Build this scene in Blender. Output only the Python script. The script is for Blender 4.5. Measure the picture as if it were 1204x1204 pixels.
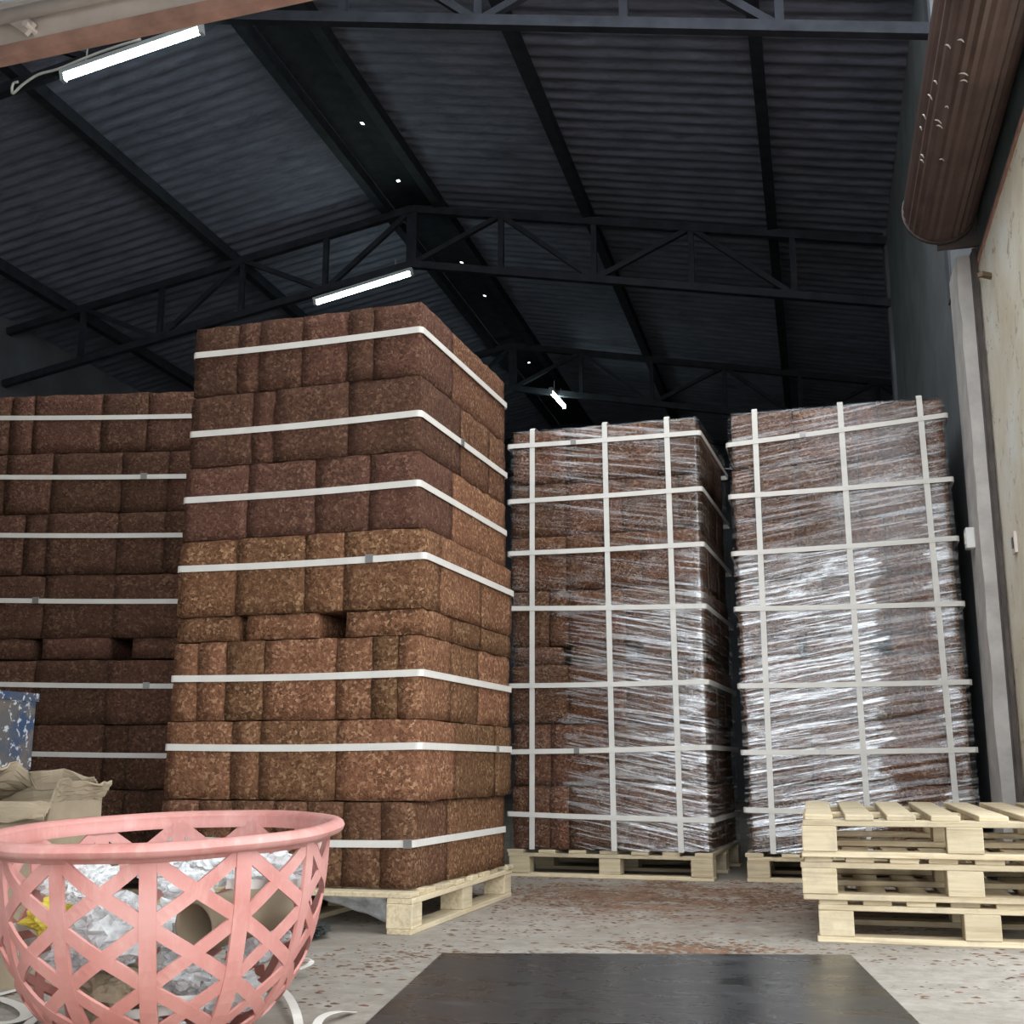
import bpy, bmesh, math, random
from mathutils import Vector, Matrix, Euler, noise
R = math.radians
S = bpy.context.scene
for o in list(bpy.data.objects): bpy.data.objects.remove(o, do_unlink=True)
COL = S.collection

# ------------------------------------------------------------------ camera
CAM_H = 0.60
cd = bpy.data.cameras.new('camera'); cam = bpy.data.objects.new('camera', cd); COL.objects.link(cam)
cd.sensor_width = 36.0; cd.lens = 36.0 * 1400 / 1204; cd.clip_start = 0.02; cd.clip_end = 200
cam.location = (0, 0, CAM_H); cam.rotation_euler = (R(90 + 12.016), 0, R(14.23))
S.camera = cam
# ------------------------------------------------------------------ sky and exposure
W = bpy.data.worlds.new('overcast_sky'); S.world = W; W.use_nodes = True
bg = W.node_tree.nodes['Background']; bg.inputs[0].default_value = (0.90, 0.96, 1.0, 1); bg.inputs[1].default_value = 2.0
S.view_settings.view_transform = 'Standard'; S.view_settings.look = 'None'
S.view_settings.exposure = 1.2; S.view_settings.gamma = 1.0; S.view_settings.use_curve_mapping = False

# ------------------------------------------------------------------ materials
def mat(name): 
    m = bpy.data.materials.new(name); m.use_nodes = True
    nt = m.node_tree; return m, nt, nt.nodes['Principled BSDF']
def nd(nt, t, **kw):
    n = nt.nodes.new(t)
    for k, v in kw.items():
        if k.startswith('i_'): n.inputs[k[2:].replace('_', ' ')].default_value = v
        else: setattr(n, k, v)
    return n
def ramp(nt, fac, stops):
    r = nt.nodes.new('ShaderNodeValToRGB'); e = r.color_ramp.elements
    while len(e) < len(stops): e.new(0.5)
    for i, (p, c) in enumerate(stops): e[i].position = p; e[i].color = (*c, 1) if len(c) == 3 else c
    nt.links.new(fac, r.inputs[0]); return r.outputs[0]
def coords(nt, scale=(1, 1, 1), rot=(0, 0, 0), kind='Object', jitter=False):
    tc = nt.nodes.new('ShaderNodeTexCoord'); out = tc.outputs[kind]
    if jitter:
        oi = nt.nodes.new('ShaderNodeObjectInfo')
        mm = nd(nt, 'ShaderNodeMath', operation='MULTIPLY'); mm.inputs[1].default_value = 37.0
        nt.links.new(oi.outputs['Random'], mm.inputs[0])
        va = nd(nt, 'ShaderNodeVectorMath', operation='ADD'); nt.links.new(out, va.inputs[0]); nt.links.new(mm.outputs[0], va.inputs[1]); out = va.outputs[0]
    mp = nt.nodes.new('ShaderNodeMapping'); mp.inputs['Scale'].default_value = scale; mp.inputs['Rotation'].default_value = rot
    nt.links.new(out, mp.inputs['Vector']); return mp.outputs[0]
def noise_t(nt, vec, scale, detail=4, rough=0.55, dist=0.0):
    n = nt.nodes.new('ShaderNodeTexNoise'); n.inputs['Scale'].default_value = scale; n.inputs['Detail'].default_value = detail
    n.inputs['Roughness'].default_value = rough; n.inputs['Distortion'].default_value = dist
    nt.links.new(vec, n.inputs['Vector']); return n.outputs['Fac']
def mixc(nt, fac, a, b, mode='MIX'):
    m = nd(nt, 'ShaderNodeMix', data_type='RGBA', blend_type=mode)
    for inp, v in ((m.inputs[0], fac), (m.inputs[6], a), (m.inputs[7], b)):
        if isinstance(v, (int, float)): inp.default_value = v
        elif isinstance(v, tuple): inp.default_value = (*v, 1) if len(v) == 3 else v
        else: nt.links.new(v, inp)
    return m.outputs[2]
def math_(nt, op, a, b=0.0, c=None):
    m = nd(nt, 'ShaderNodeMath', operation=op)
    for i, v in enumerate((a, b, c)):
        if v is None: continue
        if isinstance(v, (int, float)): m.inputs[i].default_value = v
        else: nt.links.new(v, m.inputs[i])
    return m.outputs[0]
def bump(nt, b, h, strength=0.3, dist=0.01):
    n = nt.nodes.new('ShaderNodeBump'); n.inputs['Strength'].default_value = strength; n.inputs['Distance'].default_value = dist
    nt.links.new(h, n.inputs['Height']); nt.links.new(n.outputs[0], b.inputs['Normal'])
def rand_out(nt):
    return nt.nodes.new('ShaderNodeObjectInfo').outputs['Random']
M = {}
def simple(name, col, rough=0.6, metal=0.0, var=0.15, nscale=8, bumpv=0.0, bscale=60, scale=(1, 1, 1)):
    m, nt, b = mat(name); v = coords(nt, scale, jitter=True); n = noise_t(nt, v, nscale)
    a = tuple(c * (1 - var) for c in col); c2 = tuple(min(1, c * (1 + var)) for c in col)
    nt.links.new(ramp(nt, n, [(0.3, a), (0.7, c2)]), b.inputs['Base Color'])
    b.inputs['Roughness'].default_value = rough; b.inputs['Metallic'].default_value = metal
    if bumpv: bump(nt, b, noise_t(nt, v, bscale), bumpv, 0.004)
    M[name] = m; return m

def make_coir(name, cols, dark, blot):
    m, nt, b = mat(name)
    v = coords(nt, (1, 1, 1), jitter=True)
    vo = nt.nodes.new('ShaderNodeTexVoronoi'); vo.inputs['Scale'].default_value = 95; vo.inputs['Randomness'].default_value = 1
    vd = nd(nt, 'ShaderNodeVectorMath', operation='ADD')
    nz = nt.nodes.new('ShaderNodeTexNoise'); nz.inputs['Scale'].default_value = 60; nt.links.new(v, nz.inputs['Vector'])
    sc = nd(nt, 'ShaderNodeVectorMath', operation='SCALE'); sc.inputs['Scale'].default_value = 0.02; nt.links.new(nz.outputs['Color'], sc.inputs[0])
    nt.links.new(v, vd.inputs[0]); nt.links.new(sc.outputs[0], vd.inputs[1]); nt.links.new(vd.outputs[0], vo.inputs['Vector'])
    sep = nt.nodes.new('ShaderNodeSeparateColor'); nt.links.new(vo.outputs['Color'], sep.inputs[0])
    flake = ramp(nt, sep.outputs[0], list(zip((0.0, 0.45, 0.8, 1.0), cols)))
    fine = noise_t(nt, v, 210, 3)
    c = mixc(nt, math_(nt, 'MULTIPLY', fine, 0.55), flake, dark)
    big = noise_t(nt, v, 6, 3)
    c = mixc(nt, ramp(nt, big, [(0.35, (0, 0, 0)), (0.7, (0.55, 0.55, 0.55))]), c, blot)
    hs = nt.nodes.new('ShaderNodeHueSaturation'); nt.links.new(c, hs.inputs['Color'])
    rnd = rand_out(nt)
    nt.links.new(math_(nt, 'MULTIPLY_ADD', rnd, 0.45, 0.78), hs.inputs['Value'])
    nt.links.new(math_(nt, 'MULTIPLY_ADD', rnd, -0.012, 0.508), hs.inputs['Hue'])
    nt.links.new(hs.outputs[0], b.inputs['Base Color']); b.inputs['Roughness'].default_value = 0.95; b.inputs['Specular IOR Level'].default_value = 0.1
    h = math_(nt, 'ADD', math_(nt, 'MULTIPLY', sep.outputs[1], 0.6), noise_t(nt, v, 130, 4))
    bump(nt, b, h, 0.9, 0.012); M[name] = m
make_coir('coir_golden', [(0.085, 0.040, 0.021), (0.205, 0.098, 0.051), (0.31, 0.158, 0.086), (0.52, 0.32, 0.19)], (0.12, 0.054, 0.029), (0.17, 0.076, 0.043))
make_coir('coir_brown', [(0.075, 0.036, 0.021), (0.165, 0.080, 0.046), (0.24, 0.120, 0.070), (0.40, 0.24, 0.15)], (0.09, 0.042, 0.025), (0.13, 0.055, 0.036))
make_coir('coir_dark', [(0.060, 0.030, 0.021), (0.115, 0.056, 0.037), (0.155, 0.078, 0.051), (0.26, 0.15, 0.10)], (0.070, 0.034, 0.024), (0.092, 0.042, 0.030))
def make_wood():
    m, nt, b = mat('pallet_wood')
    v = coords(nt, (3, 60, 60), jitter=True); g = noise_t(nt, v, 1.0, 4, 0.6, 0.6)
    c = ramp(nt, g, [(0.25, (0.40, 0.30, 0.18)), (0.5, (0.57, 0.465, 0.305)), (0.8, (0.66, 0.565, 0.40))])
    v2 = coords(nt, (1, 1, 1), jitter=True); d = noise_t(nt, v2, 7, 5, 0.65)
    c = mixc(nt, ramp(nt, d, [(0.5, (0, 0, 0)), (0.75, (0.7, 0.7, 0.7))]), c, (0.33, 0.27, 0.20))
    hs = nt.nodes.new('ShaderNodeHueSaturation'); nt.links.new(c, hs.inputs['Color'])
    nt.links.new(math_(nt, 'MULTIPLY_ADD', rand_out(nt), 0.35, 0.82), hs.inputs['Value'])
    nt.links.new(hs.outputs[0], b.inputs['Base Color']); b.inputs['Roughness'].default_value = 0.8
    bump(nt, b, g, 0.3, 0.004); M['wood'] = m
make_wood()
def make_concrete():
    m, nt, b = mat('concrete_floor')
    v = coords(nt); n1 = noise_t(nt, v, 0.9, 6, 0.6); n2 = noise_t(nt, v, 14, 6, 0.7); n3 = noise_t(nt, v, 70, 3)
    c = ramp(nt, n2, [(0.3, (0.205, 0.180, 0.150)), (0.55, (0.335, 0.300, 0.258)), (0.75, (0.43, 0.395, 0.345))])
    c = mixc(nt, ramp(nt, n1, [(0.42, (0, 0, 0)), (0.68, (0.75, 0.75, 0.75))]), c, (0.19, 0.158, 0.125))
    # reddish coir dust trodden into the floor near the stacks
    sp = nt.nodes.new('ShaderNodeSeparateXYZ'); nt.links.new(coords(nt), sp.inputs[0])
    yy = math_(nt, 'SUBTRACT', 1.0, math_(nt, 'ABSOLUTE', math_(nt, 'MULTIPLY', math_(nt, 'SUBTRACT', sp.outputs[1], 5.75), 0.75)))
    xx = math_(nt, 'SUBTRACT', 1.0, math_(nt, 'ABSOLUTE', math_(nt, 'MULTIPLY', math_(nt, 'ADD', sp.outputs[0], 0.65), 0.75)))
    msk = math_(nt, 'MULTIPLY', math_(nt, 'MAXIMUM', yy, 0.0), math_(nt, 'MAXIMUM', xx, 0.0))
    dust = math_(nt, 'MULTIPLY', ramp(nt, noise_t(nt, coords(nt, (1, 1.6, 1)), 5.0, 6, 0.7), [(0.42, (0, 0, 0)), (0.58, (1, 1, 1))]), math_(nt, 'MULTIPLY', msk, 1.5))
    dn = nd(nt, 'ShaderNodeClamp'); nt.links.new(dust, dn.inputs[0])
    c = mixc(nt, math_(nt, 'MULTIPLY', dn.outputs[0], 0.85), c, (0.20, 0.095, 0.05))
    c = mixc(nt, ramp(nt, n3, [(0.62, (0, 0, 0)), (0.75, (0.6, 0.6, 0.6))]), c, (0.10, 0.08, 0.065))
    nt.links.new(c, b.inputs['Base Color']); b.inputs['Roughness'].default_value = 0.85
    bump(nt, b, math_(nt, 'ADD', n2, math_(nt, 'MULTIPLY', n3, 0.4)), 0.35, 0.006); M['concrete'] = m
make_concrete()
def make_plaster():
    m, nt, b = mat('cream_plaster')
    v = coords(nt); n1 = noise_t(nt, v, 2.2, 6, 0.62, 0.3); n2 = noise_t(nt, v, 22, 6, 0.7); n3 = noise_t(nt, v, 9, 5, 0.7, 0.8)
    c = ramp(nt, n1, [(0.35, (0.72, 0.62, 0.47)), (0.55, (0.82, 0.75, 0.62)), (0.7, (0.86, 0.84, 0.78))])
    c = mixc(nt, ramp(nt, n3, [(0.60, (0, 0, 0)), (0.64, (0.8, 0.8, 0.8))]), c, (0.42, 0.33, 0.24))
    c = mixc(nt, ramp(nt, n2, [(0.62, (0, 0, 0)), (0.72, (0.6, 0.6, 0.6))]), c, (0.30, 0.24, 0.18))
    nt.links.new(c, b.inputs['Base Color']); b.inputs['Roughness'].default_value = 0.9
    bump(nt, b, math_(nt, 'ADD', n3, n2), 0.4, 0.006); M['plaster'] = m
make_plaster()
def make_roof():
    m, nt, b = mat('dark_roof_sheet')
    v = coords(nt, (0.5, 2.2, 1)); n = noise_t(nt, v, 5, 6, 0.75, 0.4)
    c = ramp(nt, n, [(0.3, (0.075, 0.079, 0.108)), (0.5, (0.18, 0.187, 0.248)), (0.72, (0.27, 0.28, 0.36))])
    n2 = noise_t(nt, coords(nt, (0.25, 1.2, 1)), 1.2, 5, 0.7)
    c = mixc(nt, ramp(nt, n2, [(0.45, (0, 0, 0)), (0.7, (0.6, 0.6, 0.6))]), c, (0.12, 0.122, 0.155))
    nt.links.new(c, b.inputs['Base Color']); b.inputs['Roughness'].default_value = 0.8; M['roof'] = m
make_roof()
def make_mat_rubber():
    m, nt, b = mat('black_rubber')
    v = coords(nt); n = noise_t(nt, coords(nt, (1.0, 1.7, 1)), 3.2, 7, 0.62, 1.2); n2 = noise_t(nt, v, 60, 4)
    c = ramp(nt, n, [(0.35, (0.018, 0.018, 0.019)), (0.60, (0.034, 0.034, 0.035)), (0.80, (0.085, 0.083, 0.08))])
    nt.links.new(c, b.inputs['Base Color'])
    nt.links.new(ramp(nt, n, [(0.3, (0.20, 0.20, 0.20)), (0.75, (0.40, 0.40, 0.40))]), b.inputs['Roughness'])
    bump(nt, b, math_(nt, 'ADD', n, math_(nt, 'MULTIPLY', n2, 0.2)), 0.12, 0.01); M['rubber'] = m
make_mat_rubber()
def make_blue_paint():
    m, nt, b = mat('peeling_blue_paint')
    v = coords(nt); n = noise_t(nt, v, 16, 6, 0.7, 0.6); n2 = noise_t(nt, v, 34, 4, 0.6, 0.5); n3 = noise_t(nt, v, 6, 4)
    c = ramp(nt, n3, [(0.42, (0.012, 0.035, 0.08)), (0.56, (0.065, 0.06, 0.06))])
    c = mixc(nt, ramp(nt, n2, [(0.56, (0, 0, 0)), (0.60, (1, 1, 1))]), c, (0.36, 0.37, 0.38))
    c = mixc(nt, ramp(nt, n, [(0.56, (0, 0, 0)), (0.6, (1, 1, 1))]), c, (0.09, 0.07, 0.06))
    nt.links.new(c, b.inputs['Base Color']); b.inputs['Roughness'].default_value = 0.6; bump(nt, b, n, 0.5, 0.004); M['blue'] = m
make_blue_paint()
def make_pink():
    m, nt, b = mat('faded_red_plastic')
    v = coords(nt); n = noise_t(nt, v, 5, 5, 0.6); n2 = noise_t(nt, coords(nt, (1, 1, 0.3)), 28, 5, 0.7)
    c = ramp(nt, n, [(0.35, (0.44, 0.175, 0.15)), (0.65, (0.53, 0.265, 0.235))])
    c = mixc(nt, ramp(nt, n2, [(0.5, (0, 0, 0)), (0.8, (0.6, 0.6, 0.6))]), c, (0.60, 0.38, 0.325))
    sp = nt.nodes.new('ShaderNodeSeparateXYZ'); nt.links.new(coords(nt), sp.inputs[0])
    c = mixc(nt, ramp(nt, math_(nt, 'ADD', sp.outputs[2], math_(nt, 'MULTIPLY', n, 0.2)), [(0.10, (0.6, 0.6, 0.6)), (0.45, (0, 0, 0))]), c, (0.42, 0.12, 0.085))
    nt.links.new(c, b.inputs['Base Color']); b.inputs['Roughness'].default_value = 0.5
    M['pink'] = m
make_pink()
def make_film(name, slant, mask):
    """stretch film: transparent sheet with glossy, partly milky stretched creases; 'mask' lists (x0, x1, z0, z1, amount) patches in metres where the film is bunched"""
    m, nt, b = mat(name); out = nt.nodes['Material Output']
    tc = coords(nt); sp = nt.nodes.new('ShaderNodeSeparateXYZ'); nt.links.new(tc, sp.inputs[0])
    def streak(sl, sx, sz, seed):
        zz = math_(nt, 'MULTIPLY_ADD', sp.outputs[0], sl, sp.outputs[2])
        cb = nt.nodes.new('ShaderNodeCombineXYZ')
        nt.links.new(math_(nt, 'MULTIPLY', sp.outputs[0], sx), cb.inputs[0]); nt.links.new(math_(nt, 'MULTIPLY', sp.outputs[1], sx), cb.inputs[1])
        nt.links.new(math_(nt, 'MULTIPLY_ADD', zz, sz, seed), cb.inputs[2])
        return noise_t(nt, cb.outputs[0], 1.0, 3, 0.6, 0.15)
    s1 = streak(slant, 1.5, 58, 3.0); s2 = streak(slant * 0.6, 3.0, 20, 11.0); s3 = streak(slant * 1.5, 1.1, 110, 31.0)
    h = math_(nt, 'ADD', math_(nt, 'ADD', s1, math_(nt, 'MULTIPLY', s2, 1.3)), math_(nt, 'MULTIPLY', s3, 0.5))
    amt = None
    for x0, x1, z0, z1, a in mask:
        def band(c, lo, hi, soft):
            u = nd(nt, 'ShaderNodeMapRange', interpolation_type='SMOOTHSTEP', i_From_Min=lo - soft, i_From_Max=lo + soft); nt.links.new(c, u.inputs['Value'])
            w = nd(nt, 'ShaderNodeMapRange', interpolation_type='SMOOTHSTEP', i_From_Min=hi - soft, i_From_Max=hi + soft, i_To_Min=1.0, i_To_Max=0.0); nt.links.new(c, w.inputs['Value'])
            return math_(nt, 'MULTIPLY', u.outputs[0], w.outputs[0])
        xj = math_(nt, 'MULTIPLY_ADD', s2, 0.35, math_(nt, 'SUBTRACT', sp.outputs[0], 0.175))
        bnd = math_(nt, 'MULTIPLY', math_(nt, 'MULTIPLY', band(xj, x0, x1, 0.02), band(sp.outputs[2], z0, z1, 0.10)), a)
        amt = bnd if amt is None else math_(nt, 'MAXIMUM', amt, bnd)
    amt = math_(nt, 'MAXIMUM', amt, 0.12)
    lines = ramp(nt, s1, [(0.53, (0, 0, 0)), (0.60, (1, 1, 1))])
    lines2 = ramp(nt, s3, [(0.57, (0, 0, 0)), (0.63, (1, 1, 1))])
    patch = ramp(nt, s2, [(0.56, (0, 0, 0)), (0.66, (1, 1, 1))])
    ln = math_(nt, 'MAXIMUM', math_(nt, 'MAXIMUM', lines, math_(nt, 'MULTIPLY', lines2, 0.8)), math_(nt, 'MULTIPLY', patch, 0.75))
    milky = math_(nt, 'MULTIPLY', ln, amt)
    gl = nt.nodes.new('ShaderNodeBsdfGlossy'); gl.inputs['Roughness'].default_value = 0.13; gl.inputs['Color'].default_value = (0.95, 0.97, 1, 1)
    di = nt.nodes.new('ShaderNodeBsdfDiffuse'); di.inputs['Color'].default_value = (0.80, 0.80, 0.80, 1)
    tr = nt.nodes.new('ShaderNodeBsdfTransparent'); tr.inputs['Color'].default_value = (0.94, 0.94, 0.94, 1)
    bp = nt.nodes.new('ShaderNodeBump'); bp.inputs['Distance'].default_value = 0.006
    nt.links.new(math_(nt, 'MULTIPLY_ADD', amt, 0.6, 0.1), bp.inputs['Strength'])
    nt.links.new(h, bp.inputs['Height']); nt.links.new(bp.outputs[0], gl.inputs['Normal'])
    m1 = nt.nodes.new('ShaderNodeMixShader'); nt.links.new(math_(nt, 'MULTIPLY', milky, 0.42), m1.inputs[0]); nt.links.new(tr.outputs[0], m1.inputs[1]); nt.links.new(di.outputs[0], m1.inputs[2])
    m2 = nt.nodes.new('ShaderNodeMixShader')
    nt.links.new(math_(nt, 'ADD', math_(nt, 'MULTIPLY', milky, 0.28), math_(nt, 'MULTIPLY_ADD', amt, 0.07, 0.02)), m2.inputs[0]); nt.links.new(m1.outputs[0], m2.inputs[1]); nt.links.new(gl.outputs[0], m2.inputs[2])
    nt.links.new(m2.outputs[0], out.inputs['Surface']); M[name] = m
def make_scrap_film():
    m, nt, b = mat('crumpled_clear_film'); v = coords(nt, jitter=True)
    b.inputs['Base Color'].default_value = (0.78, 0.79, 0.79, 1); b.inputs['Roughness'].default_value = 0.2
    out = nt.nodes['Material Output']; tr = nt.nodes.new('ShaderNodeBsdfTransparent'); mx = nt.nodes.new('ShaderNodeMixShader')
    nt.links.new(ramp(nt, noise_t(nt, v, 14, 4), [(0.35, (0.35, 0.35, 0.35)), (0.65, (0.9, 0.9, 0.9))]), mx.inputs[0])
    nt.links.new(tr.outputs[0], mx.inputs[1]); nt.links.new(b.outputs[0], mx.inputs[2]); nt.links.new(mx.outputs[0], out.inputs[0])
    bump(nt, b, noise_t(nt, v, 40, 4, 0.6, 1.0), 0.6, 0.01); M['scrap'] = m
make_scrap_film()
def make_emit(name, col, st):
    m, nt, b = mat(name); b.inputs['Base Color'].default_value = (0.8, 0.8, 0.8, 1)
    b.inputs['Emission Color'].default_value = (*col, 1); b.inputs['Emission Strength'].default_value = st; M[name] = m
make_emit('tube_glow', (0.74, 1.0, 0.95), 16.0)
simple('strap', (0.62, 0.585, 0.54), 0.45, var=0.06)
simple('seal', (0.30, 0.29, 0.28), 0.4, 0.7)
simple('black_steel', (0.030, 0.032, 0.040), 0.7, var=0.3)
M['black_steel'].node_tree.nodes['Principled BSDF'].inputs['Specular IOR Level'].default_value = 0.12
simple('galvanised', (0.72, 0.64, 0.585), 0.6, 0.15, var=0.14, nscale=5)
simple('rust_primer', (0.44, 0.25, 0.195), 0.75, var=0.25, nscale=9, bumpv=0.2)
simple('brown_shutter', (0.115, 0.072, 0.062), 0.55, var=0.25, nscale=6)
simple('teal_steel', (0.085, 0.12, 0.135), 0.6, var=0.25)
simple('guide_steel', (0.075, 0.06, 0.055), 0.6, var=0.35)
simple('pier_concrete', (0.52, 0.485, 0.455), 0.9, var=0.16, nscale=7, bumpv=0.3)
simple('inner_wall', (0.14, 0.15, 0.155), 0.9, var=0.2, nscale=3, bumpv=0.2)
simple('dark_wall', (0.11, 0.115, 0.13), 0.9, var=0.3, nscale=2)
simple('cladding', (0.30, 0.31, 0.33), 0.6, var=0.12)
simple('cardboard', (0.27, 0.21, 0.14), 0.85, var=0.14, nscale=10, bumpv=0.15)
simple('cardboard_old', (0.20, 0.17, 0.14), 0.85, var=0.2, nscale=10, bumpv=0.2)
simple('white_plastic', (0.75, 0.74, 0.71), 0.4, var=0.06)
simple('cord', (0.62, 0.60, 0.54), 0.6, var=0.1)
simple('lamp_batten', (0.45, 0.46, 0.46), 0.5, var=0.1)
simple('dark_plastic', (0.03, 0.035, 0.035), 0.35, var=0.3)
simple('yellow_plastic', (0.62, 0.50, 0.06), 0.5, var=0.1)
simple('coir_chip', (0.145, 0.078, 0.045), 0.95, var=0.5, nscale=12)
simple('peg_wood', (0.22, 0.16, 0.10), 0.8)

# ------------------------------------------------------------------ mesh helpers
def link(name, me, m, parent=None, loc=(0, 0, 0), rot=(0, 0, 0)):
    o = bpy.data.objects.new(name, me); COL.objects.link(o); o.parent = parent; o.location = loc; o.rotation_euler = rot
    if m is not None and not me.materials: me.materials.append(M[m])
    return o
def tag(o, label=None, cat=None, group=None, kind=None):
    if label: o['label'] = label
    if cat: o['category'] = cat
    if group: o['group'] = group
    if kind: o['kind'] = kind
    return o
def empty(name, label, cat, loc=(0, 0, 0), rz=0.0, group=None, rot=None):
    o = bpy.data.objects.new(name, None); COL.objects.link(o); o.location = loc; o.rotation_euler = rot or (0, 0, rz); o.empty_display_size = 0.1
    return tag(o, label, cat, group)
class MB:
    def __init__(s): s.v = []; s.f = []
    def add(s, vs, fs):
        n = len(s.v); s.v += [tuple(v) for v in vs]; s.f += [tuple(i + n for i in f) for f in fs]; return s
    def box(s, x0, x1, y0, y1, z0, z1):
        return s.add([(x0, y0, z0), (x1, y0, z0), (x1, y1, z0), (x0, y1, z0), (x0, y0, z1), (x1, y0, z1), (x1, y1, z1), (x0, y1, z1)],
                     [(0, 3, 2, 1), (4, 5, 6, 7), (0, 1, 5, 4), (1, 2, 6, 5), (2, 3, 7, 6), (3, 0, 4, 7)])
    def bar(s, p, q, w, h, up=(0, 0, 1)):
        p, q = Vector(p), Vector(q); d = (q - p).normalized(); u = Vector(up)
        if abs(d.dot(u)) > 0.98: u = Vector((0, 1, 0))
        sd = d.cross(u).normalized() * (w / 2); u2 = sd.cross(d).normalized() * (h / 2)
        vs = [a + sx * sd + sz * u2 for a in (p, q) for sx, sz in ((-1, -1), (1, -1), (1, 1), (-1, 1))]
        return s.add(vs, [(0, 1, 2, 3), (7, 6, 5, 4), (0, 4, 5, 1), (1, 5, 6, 2), (2, 6, 7, 3), (3, 7, 4, 0)])
    def tube(s, pts, r, n=8, caps=True):
        pts = [Vector(p) for p in pts]; rings = []; u = None; base = len(s.v)
        for i, p in enumerate(pts):
            d = (pts[min(i + 1, len(pts) - 1)] - pts[max(i - 1, 0)]).normalized()
            if u is None: u = d.orthogonal().normalized()
            u = (u - d * u.dot(d)).normalized(); w = d.cross(u); rr = r[i] if isinstance(r, (list, tuple)) else r
            rings += [p + rr * (math.cos(2 * math.pi * k / n) * u + math.sin(2 * math.pi * k / n) * w) for k in range(n)]
        fs = []
        for i in range(len(pts) - 1):
            for k in range(n):
                a = i * n + k; b2 = i * n + (k + 1) % n; fs.append((a, b2, b2 + n, a + n))
        if caps: fs.append(tuple(range(n - 1, -1, -1))); L = (len(pts) - 1) * n; fs.append(tuple(L + k for k in range(n)))
        return s.add(rings, fs)
    def ribbon(s, pts, nrm, width_dirs, w, t, closed=False):
        """band of width w and thickness t through pts; nrm = outward normals, width_dirs = direction across the band"""
        n = len(pts); vs = []
        for p, a, b2 in zip(pts, nrm, width_dirs):
            p, a, b2 = Vector(p), Vector(a) * t, Vector(b2) * (w / 2)
            vs += [p - b2, p + b2, p + b2 + a, p - b2 + a]
        fs = []
        for i in range(n if closed else n - 1):
            j = (i + 1) % n
            for k in range(4): fs.append((i * 4 + k, i * 4 + (k + 1) % 4, j * 4 + (k + 1) % 4, j * 4 + k))
        if not closed: fs += [(3, 2, 1, 0), tuple((n - 1) * 4 + k for k in range(4))]
        return s.add(vs, fs)
    def mesh(s, name, smooth=False):
        me = bpy.data.meshes.new(name); me.from_pydata(s.v, [], s.f); me.update()
        bm = bmesh.new(); bm.from_mesh(me); bmesh.ops.recalc_face_normals(bm, faces=bm.faces); bm.to_mesh(me); bm.free()
        if smooth: me.shade_smooth()
        return me
    def build(s, name, m, parent=None, smooth=False, loc=(0, 0, 0), rot=(0, 0, 0)):
        return link(name, s.mesh(name, smooth), m, parent, loc, rot)
def bevel_box_mesh(name, sx, sy, sz, bev=0.003):
    bm = bmesh.new(); bmesh.ops.create_cube(bm, size=1.0); bmesh.ops.scale(bm, vec=(sx, sy, sz), verts=bm.verts)
    bmesh.ops.bevel(bm, geom=list(bm.edges), offset=bev, segments=1, affect='EDGES'); me = bpy.data.meshes.new(name); bm.to_mesh(me); bm.free(); return me
_rb = {}
def rough_box(w, d, h, var, m, seg=0.055, amp=0.0045, rnd=0.007):
    """a pressed coir block: box of w x d x h standing on its base centre, crumbly faces and worn edges"""
    key = (round(w, 2), round(d, 2), round(h, 2), var, m)
    if key in _rb: return _rb[key]
    w, d, h = w - 0.002, d - 0.002, h - 0.001
    nx, ny, nz = (max(2, int(round(a / seg))) for a in (w, d, h)); idx = {}; vs = []; fs = []
    off = Vector((key[0] * 91 + var * 17.3, key[1] * 57, key[2] * 33 + var * 5.1))
    def vert(i, j, k):
        if (i, j, k) in idx: return idx[(i, j, k)]
        p = Vector((w * (i / nx - 0.5), d * (j / ny - 0.5), h * (k / nz)))
        c = Vector((max(-w / 2 + rnd, min(w / 2 - rnd, p.x)), max(-d / 2 + rnd, min(d / 2 - rnd, p.y)), max(rnd, min(h - rnd, p.z))))
        q = p - c
        n = q.normalized() if q.length > 0 else Vector((0, 0, 1))
        p = c + n * rnd if q.length > 0 else p
        edge = 1.0 + 0.8 * ((abs(q.x) > 1e-6) + (abs(q.y) > 1e-6) + (abs(q.z) > 1e-6) > 1)
        p = p + n * (noise.noise(p * 26 + off) * amp * edge + noise.noise(p * 70 + off) * amp * 0.5)
        idx[(i, j, k)] = len(vs); vs.append(tuple(p)); return idx[(i, j, k)]
    for a in range(nx):
        for b2 in range(ny):
            fs.append((vert(a, b2, 0), vert(a, b2 + 1, 0), vert(a + 1, b2 + 1, 0), vert(a + 1, b2, 0)))
            fs.append((vert(a, b2, nz), vert(a + 1, b2, nz), vert(a + 1, b2 + 1, nz), vert(a, b2 + 1, nz)))
    for a in range(nx):
        for c in range(nz):
            fs.append((vert(a, 0, c), vert(a + 1, 0, c), vert(a + 1, 0, c + 1), vert(a, 0, c + 1)))
            fs.append((vert(a, ny, c), vert(a, ny, c + 1), vert(a + 1, ny, c + 1), vert(a + 1, ny, c)))
    for b2 in range(ny):
        for c in range(nz):
            fs.append((vert(0, b2, c), vert(0, b2, c + 1), vert(0, b2 + 1, c + 1), vert(0, b2 + 1, c)))
            fs.append((vert(nx, b2, c), vert(nx, b2 + 1, c), vert(nx, b2 + 1, c + 1), vert(nx, b2, c + 1)))
    me = bpy.data.meshes.new('coir_block'); me.from_pydata(vs, [], fs); me.update(); me.shade_smooth(); me.materials.append(M[m])
    _rb[key] = me; return me

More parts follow.
